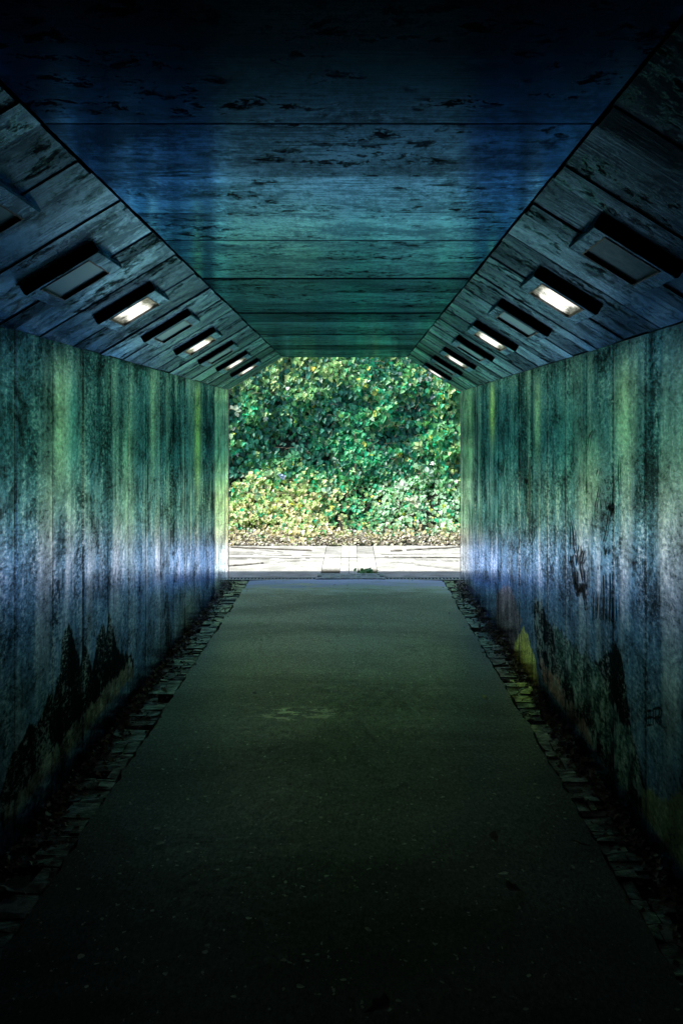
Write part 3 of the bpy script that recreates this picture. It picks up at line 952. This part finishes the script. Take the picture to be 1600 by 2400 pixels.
mb.build("plate", M['metal'], t)
for sx in (-1, 1):
    mb = MB()
    mb.box((sx * .335 - .022, -.06, .018), (sx * .335 + .022, .05, .028), 0, .2)
    mb.build("lifting_lug", M['metal'], t)
tag(t, "wide blue-grey metal cover plate in the middle of the drain at the tunnel mouth", "drain cover")

# ------------------------------------------------------------------ paving outside
Y1, Y2 = YO + .20, 14.22
def ground_pt(x, yp, z=0.0):
    Y = F_PX * (EYE - z) / (yp - VPY)
    return ((x - VPX) * Y / F_PX, Y)
mb = MB()
XB = [-7, -.34, -.135, -.03, .07, .285, 7]
zt = 0.0
kx0, kx1 = 12.85, 13.2
def slab(x0, x1, y0, y1, z, mi=0, val=.5):
    nx = 1
    for i in range(nx):
        a, b = x0 + (x1 - x0) * i / nx, x0 + (x1 - x0) * (i + 1) / nx
        mb.face([(a, y0, z), (b, y0, z), (b, y1, z), (a, y1, z)], None, mi, val)
slab(-7, -.345, Y1, kx0, 0, 0, .6); slab(-7, -.345, kx0 + .012, kx1, .006, 0, .75); slab(-7, -.345, kx1 + .01, Y2, 0, 0, .55)
slab(.29, 7, Y1, kx0, 0, 0, .6); slab(.29, 7, kx0 + .012, kx1, .006, 0, .7); slab(.29, 7, kx1 + .01, Y2, 0, 0, .6)
for (a, b, v) in ((-.131, -.033, .75), (-.028, .066, .7)):
    slab(a, b, YO + .405, kx0, .004, 0, v); slab(a, b, kx0 + .01, kx1, .010, 0, v + .1); slab(a, b, kx1 + .012, Y2, .004, 0, v)
for (a, b) in ((-.34, -.135), (.07, .285)):
    slab(a, b, YO + .405, kx0, -.002, 1, .5)
    slab(a, b, kx0 + .001, kx1, .003, 0, .6)
    slab(a, b, kx1 + .01, Y2, -.006, 0, .35)
# bed under the joints
mb.face([(-7, YO + .1, -.02), (7, YO + .1, -.02), (7, Y2 + .1, -.02), (-7, Y2 + .1, -.02)], None, 2)
# radiating joints: dirt-filled seams between the fanned slabs
def Z5(x, y): return (510 + x / 2.613, 1220 + y / 2.613)
seams = [((65, 160), (400, 197), .010), ((75, 164), (575, 186), .030), ((65, 212), (600, 220), .010), ((65, 238), (560, 232), .012), ((70, 280), (280, 263), .022),
         ((280, 263), (540, 246), .009), ((65, 200), (400, 209), .008), ((65, 190), (300, 200), .006), ((1055, 189), (1488, 164), .026), ((1000, 212), (1488, 209), .010),
         ((1020, 226), (1488, 231), .010), ((1060, 255), (1200, 265), .008), ((1200, 241), (1488, 252), .012), ((1200, 272), (1488, 305), .010), ((1250, 184), (1488, 179), .008)]
for si, (a, b, w) in enumerate(seams):
    A2, B2 = ground_pt(*Z5(*a)), ground_pt(*Z5(*b))
    out_ = A2 if a[0] <= 75 else (B2 if b[0] >= 1480 else None)
    if out_ is A2: A2 = (B2[0] + (A2[0] - B2[0]) * 2.2, B2[1] + (A2[1] - B2[1]) * 2.2)
    if out_ is B2: B2 = (A2[0] + (B2[0] - A2[0]) * 2.2, A2[1] + (B2[1] - A2[1]) * 2.2)
    N = 40
    for i in range(N):
        if mnoise.noise(Vector((i * .5, si * 3.1, 0))) < -.32: continue
        q = []
        for s in (i / N, (i + 1) / N):
            x, y = A2[0] + (B2[0] - A2[0]) * s, A2[1] + (B2[1] - A2[1]) * s
            ww = 2.2 * w * (.8 + .6 * mnoise.noise(Vector((s * 30, si, 2))))
            q.append((x, y, ww))
        if max(q[0][1], q[1][1]) > Y2 - .02 or min(q[0][1], q[1][1]) < Y1 + .02: continue
        z = .0095 + si * .0003
        mb.face([(q[0][0], q[0][1] - q[0][2], z), (q[1][0], q[1][1] - q[1][2], z), (q[1][0], q[1][1] + q[1][2], z), (q[0][0], q[0][1] + q[0][2], z)], None, 3, .4)
o = mb.build("paving", [M['slab'], M['gully'], M['dirt'], M['joint']])
tag(o, kind="structure")

# weed in the right-hand gully
def small_plant(name, loc, n, rad, hgt, size, cols, label, cat, shape=2, seed=1):
    r = np.random.default_rng(seed)
    t = empty(name, loc)
    pos = np.stack([r.normal(0, rad[0], n), r.normal(0, rad[1], n), hgt * (.25 + .75 * r.random(n))], 1)
    nr = np.stack([r.normal(0, .5, n), r.normal(-.4, .4, n), np.full(n, .9)], 1)
    cols = np.array(cols)
    col = cols[r.integers(0, len(cols), n)] * r.uniform(.7, 1.3, (n, 1))
    build_leaves("foliage", pos, nr, size * r.uniform(.6, 1.2, n), col, np.full(n, shape), M['leaf'], None, .3, t)
    mb = MB()
    for i in range(0, n, 3):
        p = Vector(pos[i])
        tube(mb, [Vector((p.x * .3, p.y * .3, 0)), Vector((p.x * .7, p.y * .7, p.z * .6)), p], .003, .0015, 4)
    mb.build("stem", M['stem'], t)
    tag(t, label, cat)
    return t
small_plant("weed", (.175, YO + .50, -.01), 60, (.05, .04), .06, .05, [[.10, .32, .10], [.14, .38, .14], [.25, .45, .25]], "small green weed growing in the right gully behind the drain cover", "weed")

# ------------------------------------------------------------------ ground, bank, embankment
def bank_y(x, z):
    """y of the bank's face at height z"""
    y = 14.25 + .95 * (1 - np.exp(-z / .75)) + z * .08
    y = y - .16 * np.exp(-((z - 2.3) / .8) ** 2)
    return y
mb = MB()
G = 400
mb.face([(-G, -G, -.06), (G, -G, -.06), (G, 14.6, -.06), (-G, 14.6, -.06)], None, 0)
tag(mb.build("ground", M['soil']), kind="structure")
zs_ = np.concatenate([[-.05], np.arange(.0, 4.6, .15)])
xs_ = np.concatenate([[-60, -20], np.arange(-8, 8.01, .25), [20, 60]])
mb = MB()
def bp(x, z):
    return (x, float(bank_y(x, z)) + .16 + .10 * mnoise.noise(Vector((x * 1.2, z * 1.2, 0))), z)
for i in range(len(xs_) - 1):
    for j in range(len(zs_) - 1):
        mb.face([bp(xs_[i], zs_[j]), bp(xs_[i + 1], zs_[j]), bp(xs_[i + 1], zs_[j + 1]), bp(xs_[i], zs_[j + 1])])
    a, b = bp(xs_[i], zs_[-1]), bp(xs_[i + 1], zs_[-1])
    mb.face([a, b, (b[0], 400, 5.2), (a[0], 400, 5.2)])
tag(mb.build("hillside", M['soil']), kind="structure")
mb = MB()
mb.face([(-60, YO - .02, 2.76), (60, YO - .02, 2.76), (60, -60, 3.6), (-60, -60, 3.6)])
for (a, b) in ((-60, -6.9), (6.9, 60)):
    mb.face([(a, YO - .02, -.06), (b, YO - .02, -.06), (b, YO - .02, 2.76), (a, YO - .02, 2.76)])
tag(mb.build("embankment_terrain", M['soil']), kind="structure")

# ------------------------------------------------------------------ ivy on the bank
def fnoise(x, z, s, seed): return vnoise(x * s + 40, z * s + 40, seed, 3)
def ivy(n, x0, x1, z0, z1, seed):
    r = np.random.default_rng(seed)
    x = r.uniform(x0, x1, n); z = z0 + (z1 - z0) * r.random(n)
    # hollows: few leaves, set far back
    hol = np.zeros(n)
    for (hx, hz, rx, rz, s) in HOLL:
        hol = np.maximum(hol, s * np.exp(-((x - hx) / rx) ** 2 - ((z - hz) / rz) ** 2))
    hol = np.clip(hol + .5 * (fnoise(x, z, 3.2, 91) - .55), 0, 1)
    keep = r.random(n) > hol * .55
    x, z, hol = x[keep], z[keep], hol[keep]
    n = len(x)
    bulge = .34 * (fnoise(x, z, 1.5, 92) - .5) + .20 * (fnoise(x, z, 4.5, 93) - .5)
    depth = r.random(n) ** 1.3 * .26
    y = bank_y(x, z) - bulge + depth + hol * .30 - .04
    pos = np.stack([x, y, z], 1)
    low = sm(z + .5 * (fnoise(x, z, 1.6, 97) - .5), 1.15, .45)
    up = .60 + .35 * low
    nr = np.stack([r.normal(0, .38, n), -1 + r.normal(0, .3, n), up + r.normal(0, .42, n)], 1)
    size = r.uniform(.045, .100, n) * (1 - .22 * low) * np.where(r.random(n) < .06, 1.35, 1)
    # natural leaf colours, plus a painted flare and highlights
    green = np.array([.060, .200, .070]); lime = np.array([.240, .340, .120]); em = np.array([.012, .230, .110]); dk = np.array([.020, .100, .045])
    straw = np.array([.42, .36, .20]); silver = np.array([.28, .42, .27])
    pick = r.random((n, 1))
    patch = fnoise(x, z, 1.1, 94)[:, None]; patch2 = fnoise(x, z, 2.3, 95)[:, None]
    col = np.where(pick < .5, green, np.where(pick < .72, em, np.where(pick < .88, lime, dk)))
    flare = np.exp(-((x - .1) / .85) ** 2 - ((z - 1.35) / .65) ** 2)[:, None]  # teal flare over the middle, painted into the leaf colour
    col = col * (1 - .55 * flare) + em * 1.15 * .55 * flare
    col = np.where((patch > .58) & (pick < .6), lime * .85, col)
    topl = (sm(z, 1.9, 2.5) * sm(x, .4, -.7))[:, None]
    col = col * (1 - .45 * topl) + np.array([.24, .30, .10]) * .45 * topl
    yel = (low * sm(x + .8 * (patch2[:, 0] - .5), .25, -.35))[:, None] * .8
    col = np.where(r.random((n, 1)) < yel * .75, lime * 1.25, col)
    col = np.where(r.random((n, 1)) < yel * .48, straw, col)
    sil = (low * sm(x, .15, .6))[:, None]
    col = np.where(r.random((n, 1)) < sil * .65, np.array([.20, .36, .22]), col)
    col = np.where(r.random((n, 1)) < sil * .20, silver, col)
    foot = sm(z, .30, .08)[:, None]
    col = np.where(r.random((n, 1)) < foot * .75, straw * r.uniform(.5, 1.2, (n, 1)), col)
    col = np.where(r.random((n, 1)) < .012, np.array([.50, .42, .06]), col)
    col = np.where(r.random((n, 1)) < .03, silver * 1.1, col)  # scattered whitish highlights, painted in as pale leaves
    col = col * r.uniform(.65, 1.35, (n, 1)) * 1.7
    ids = r.choice([0, 1, 2], n, p=[.62, .28, .10])
    col = col * (1 - .0 * hol[:, None])
    return pos, nr, size, np.clip(col, 0, .7), ids
def ivpt(x, yp):
    z = EYE - (yp - VPY) * 14.95 / F_PX
    return ((x - VPX) * 14.95 / F_PX, z)
HOLL = []
for (x, yp, rx, rz, s) in ((690, 1042, 42, 22, .9), (745, 1075, 36, 22, .85), (905, 1030, 38, 26, .7), (810, 930, 40, 30, .75), (968, 950, 34, 34, .8), (548, 1105, 24, 30, .8),
                           (935, 1010, 60, 14, .5), (770, 1000, 22, 26, .7), (600, 1230, 30, 10, .5), (975, 1262, 45, 10, .9), (1010, 1150, 22, 24, .5), (640, 940, 30, 14, .45)):
    a, b = ivpt(x, yp)
    HOLL.append((a, b, rx * 14.95 / F_PX, rz * 14.95 / F_PX, s))
pa = ivy(31000, -2.6, 2.4, .0, 3.1, 1)
pb = ivy(9000, -6.5, 6.5, .0, 4.6, 2)
mk = ~((pb[0][:, 0] > -2.6) & (pb[0][:, 0] < 2.4) & (pb[0][:, 2] < 3.1))
allp = [np.concatenate([a, b[mk]]) for a, b in zip(pa, pb)]
allp[2][len(pa[0]):] *= 1.25
# sparse leaves deep inside the hollows
deep_n = 3600
dxs = rng.uniform(-1.9, 1.7, deep_n); dzs = rng.uniform(.9, 2.7, deep_n)
dpos = np.stack([dxs, bank_y(dxs, dzs) + rng.uniform(-.02, .12, deep_n), dzs], 1)
dn = np.stack([rng.normal(0, .5, deep_n), -1 + rng.normal(0, .3, deep_n), .3 + rng.normal(0, .4, deep_n)], 1)
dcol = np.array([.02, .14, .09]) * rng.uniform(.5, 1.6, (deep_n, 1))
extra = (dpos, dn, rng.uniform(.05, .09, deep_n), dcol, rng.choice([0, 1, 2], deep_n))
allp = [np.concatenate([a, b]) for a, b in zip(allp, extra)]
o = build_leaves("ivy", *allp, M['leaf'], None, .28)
tag(o, "dense ivy covering the whole bank outside the tunnel, green above and yellowish at its foot", "ivy", kind="stuff")

# dry litter at the foot of the bank
n = 5200
x = rng.uniform(-4.5, 4.5, n); zz = np.abs(rng.normal(0, .075, n))
y = bank_y(x, zz) - .03 - rng.random(n) * .10 * np.exp(-zz / .1)
pos = np.stack([x, y, zz + .012], 1)
nr = np.stack([rng.normal(0, .5, n), rng.normal(-.4, .5, n), np.ones(n)], 1)
pal = np.array([[.46, .42, .32], [.32, .27, .20], [.55, .52, .43], [.14, .12, .09], [.38, .40, .24]])
o = build_leaves("leaf_litter", pos, nr, rng.uniform(.02, .055, n), pal[rng.integers(0, 5, n)] * rng.uniform(.6, 1.2, (n, 1)), rng.integers(0, 3, n), M['litter'], rng.normal(0, 1, (n, 3)), .4)
tag(o, "dry brown and straw-coloured leaves heaped where the ivy bank meets the paving", "leaf litter", kind="stuff")

# dry stalks and vine stems through the ivy
mb = MB()
for i in range(420):
    x0 = random.uniform(-2.2, 2.0)
    low = random.random() < (.75 if x0 < .2 else .4)
    z0 = random.uniform(.05, .85) if low else random.uniform(.9, 2.7)
    yb = float(bank_y(x0, z0)) - random.uniform(.02, .16)
    L = random.uniform(.06, .22)
    a = random.uniform(0, math.pi)
    p0 = Vector((x0, yb, z0))
    p2 = p0 + Vector((math.cos(a) * L, random.uniform(-.08, .03), math.sin(a) * L * .8))
    p1 = (p0 + p2) / 2 + Vector((random.uniform(-.02, .02), -.02, random.uniform(.0, .03)))
    tube(mb, [p0, p1, p2], .0028, .0018, 3)
o = mb.build("dry_stalks", M['stem'])
tag(o, "thin straw-coloured dead stalks and vine stems poking out of the ivy", "stalks", kind="stuff")

# bramble sprays one can pick out
def bramble(x, yp, ang, ln, nl, size, col, label, fwd=.22, seed=0):
    r = random.Random(seed)
    a, z = ivpt(x, yp)
    yb = float(bank_y(np.float64(a), np.float64(z))) - fwd
    t = empty("bramble", (a, yb, z))
    mb = MB()
    P = []
    for i in range(7):
        s = i / 6
        P.append(Vector((math.cos(ang) * ln * s, -.05 * math.sin(s * 2.5), math.sin(ang) * ln * s - .05 * s * s)))
    P0 = P[0] + Vector((-math.cos(ang) * .06, .28, -math.sin(ang) * .03))
    tube(mb, [P0] + P, .005, .002, 5)
    mb.build("stem", M['stem'], t)
    pos, nr, sz, ro = [], [], [], []
    for k in range(nl):
        s = 1 - k / max(nl, 1) * .75
        c = P[0].lerp(P[-1], s); c.z += -.05 * s * s * 0
        for da in (-1.15, 0, 1.15):
            aa = ang + da + r.uniform(-.2, .2) + (0 if k == 0 else (.9 if k % 2 else -.9))
            dr = Vector((math.cos(aa), -.15, math.sin(aa)))
            pos.append(c + dr * size * .48); ro.append(dr); sz.append(size * r.uniform(.8, 1.1))
            nr.append((r.uniform(-.25, .25), -1, r.uniform(.2, .6)))
    nlv = len(pos)
    build_leaves("leaves", np.array([tuple(p) for p in pos]), np.array(nr), np.array(sz), np.tile(np.array([col]), (nlv, 1)) * rng.uniform(.85, 1.15, (nlv, 1)),
                 np.full(nlv, 2), M['leaf'], np.array([tuple(p) for p in ro]), .22, t)
    tag(t, label, "bramble", "bramble sprays in the ivy")
bramble(540, 958, 0.2, .08, 2, .085, [.38, .46, .33], "pale round-leaved bramble spray beside the left wall edge, high up", seed=1)
bramble(655, 1092, .75, .30, 3, .085, [.06, .26, .12], "green three-leaved bramble spray in the dark hollow left of centre", seed=2)
bramble(615, 1120, .5, .22, 2, .10, [.16, .33, .14], "light green bramble spray just below the dark hollow", seed=3)
bramble(570, 1150, .1, .20, 1, .10, [.20, .36, .20], "bramble leaf trio low on the left near the wall", seed=4)
bramble(942, 1146, 1.7, .10, 1, .095, [.50, .58, .48], "whitish bramble leaf trio right of centre", seed=5)
bramble(985, 1108, .6, .10, 1, .095, [.36, .52, .40], "pale bramble leaf trio above the whitish one at the right", seed=6)
bramble(1000, 1055, 2.4, .16, 2, .095, [.30, .42, .18], "yellow-green bramble spray high on the right", seed=7)
bramble(935, 1170, .2, .20, 2, .09, [.52, .56, .42], "very pale bramble spray below the whitish leaf trio", seed=8)
bramble(758, 1160, 1.2, .12, 1, .09, [.30, .46, .34], "pale bramble leaf trio at the centre of the bank", seed=9)

# bare stems standing upright
def bare_stem(x, y0, y1, dx, label, r=.006):
    a, z0 = ivpt(x, y0); b, z1 = ivpt(x + dx, y1)
    yb = float(bank_y(np.float64(a), np.float64((z0 + z1) / 2))) - .2
    mb = MB()
    n = 6
    tube(mb, [Vector(((b - a) * i / n + .008 * math.sin(i * 2), 0, (z1 - z0) * i / n)) for i in range(n + 1)], r, r * .6, 6)
    o = mb.build("bare_stem", M['stem'])
    o.location = (a, yb, z0)
    tag(o, label, "stem", "bare stems in the ivy")
bare_stem(832, 1112, 1068, 1, "upright bare pale stem at the centre of the ivy")
bare_stem(834, 1045, 1015, -2, "upright bare stem directly above the central one", .005)
bare_stem(957, 1252, 1222, -3, "thick pale stem low on the right of the ivy bank")
bare_stem(776, 886, 868, 5, "short curved pale stem high above the centre of the ivy", .005)
bare_stem(940, 1125, 1108, 18, "slanting pale stem beside the whitish bramble leaves", .004)

# crumpled blue-white wrapper caught in the ivy
a, z = ivpt(661, 1115)
yb = float(bank_y(np.float64(a), np.float64(z))) - .24
mb = MB()
N = 6
g_ = [[Vector(((i / N - .5) * .12, random.uniform(-.018, .018), (j / N - .5) * .07)) for j in range(N + 1)] for i in range(N + 1)]
for i in range(N):
    for j in range(N):
        mb.face([g_[i][j], g_[i + 1][j], g_[i + 1][j + 1], g_[i][j + 1]])
tw = NT("blue_white_plastic")
tw.out(tw.mix(tw.ramp(tw.noise(tw.obj(), 30, 2), .4, .6), (.20, .45, .75), (.75, .75, .85)), .3, None, .5)
o = mb.build("wrapper", tw.m)
o.location = (a, yb, z)
o.rotation_euler = (.3, .35, 0)
tag(o, "crumpled pale blue plastic wrapper caught in the ivy left of centre", "litter")
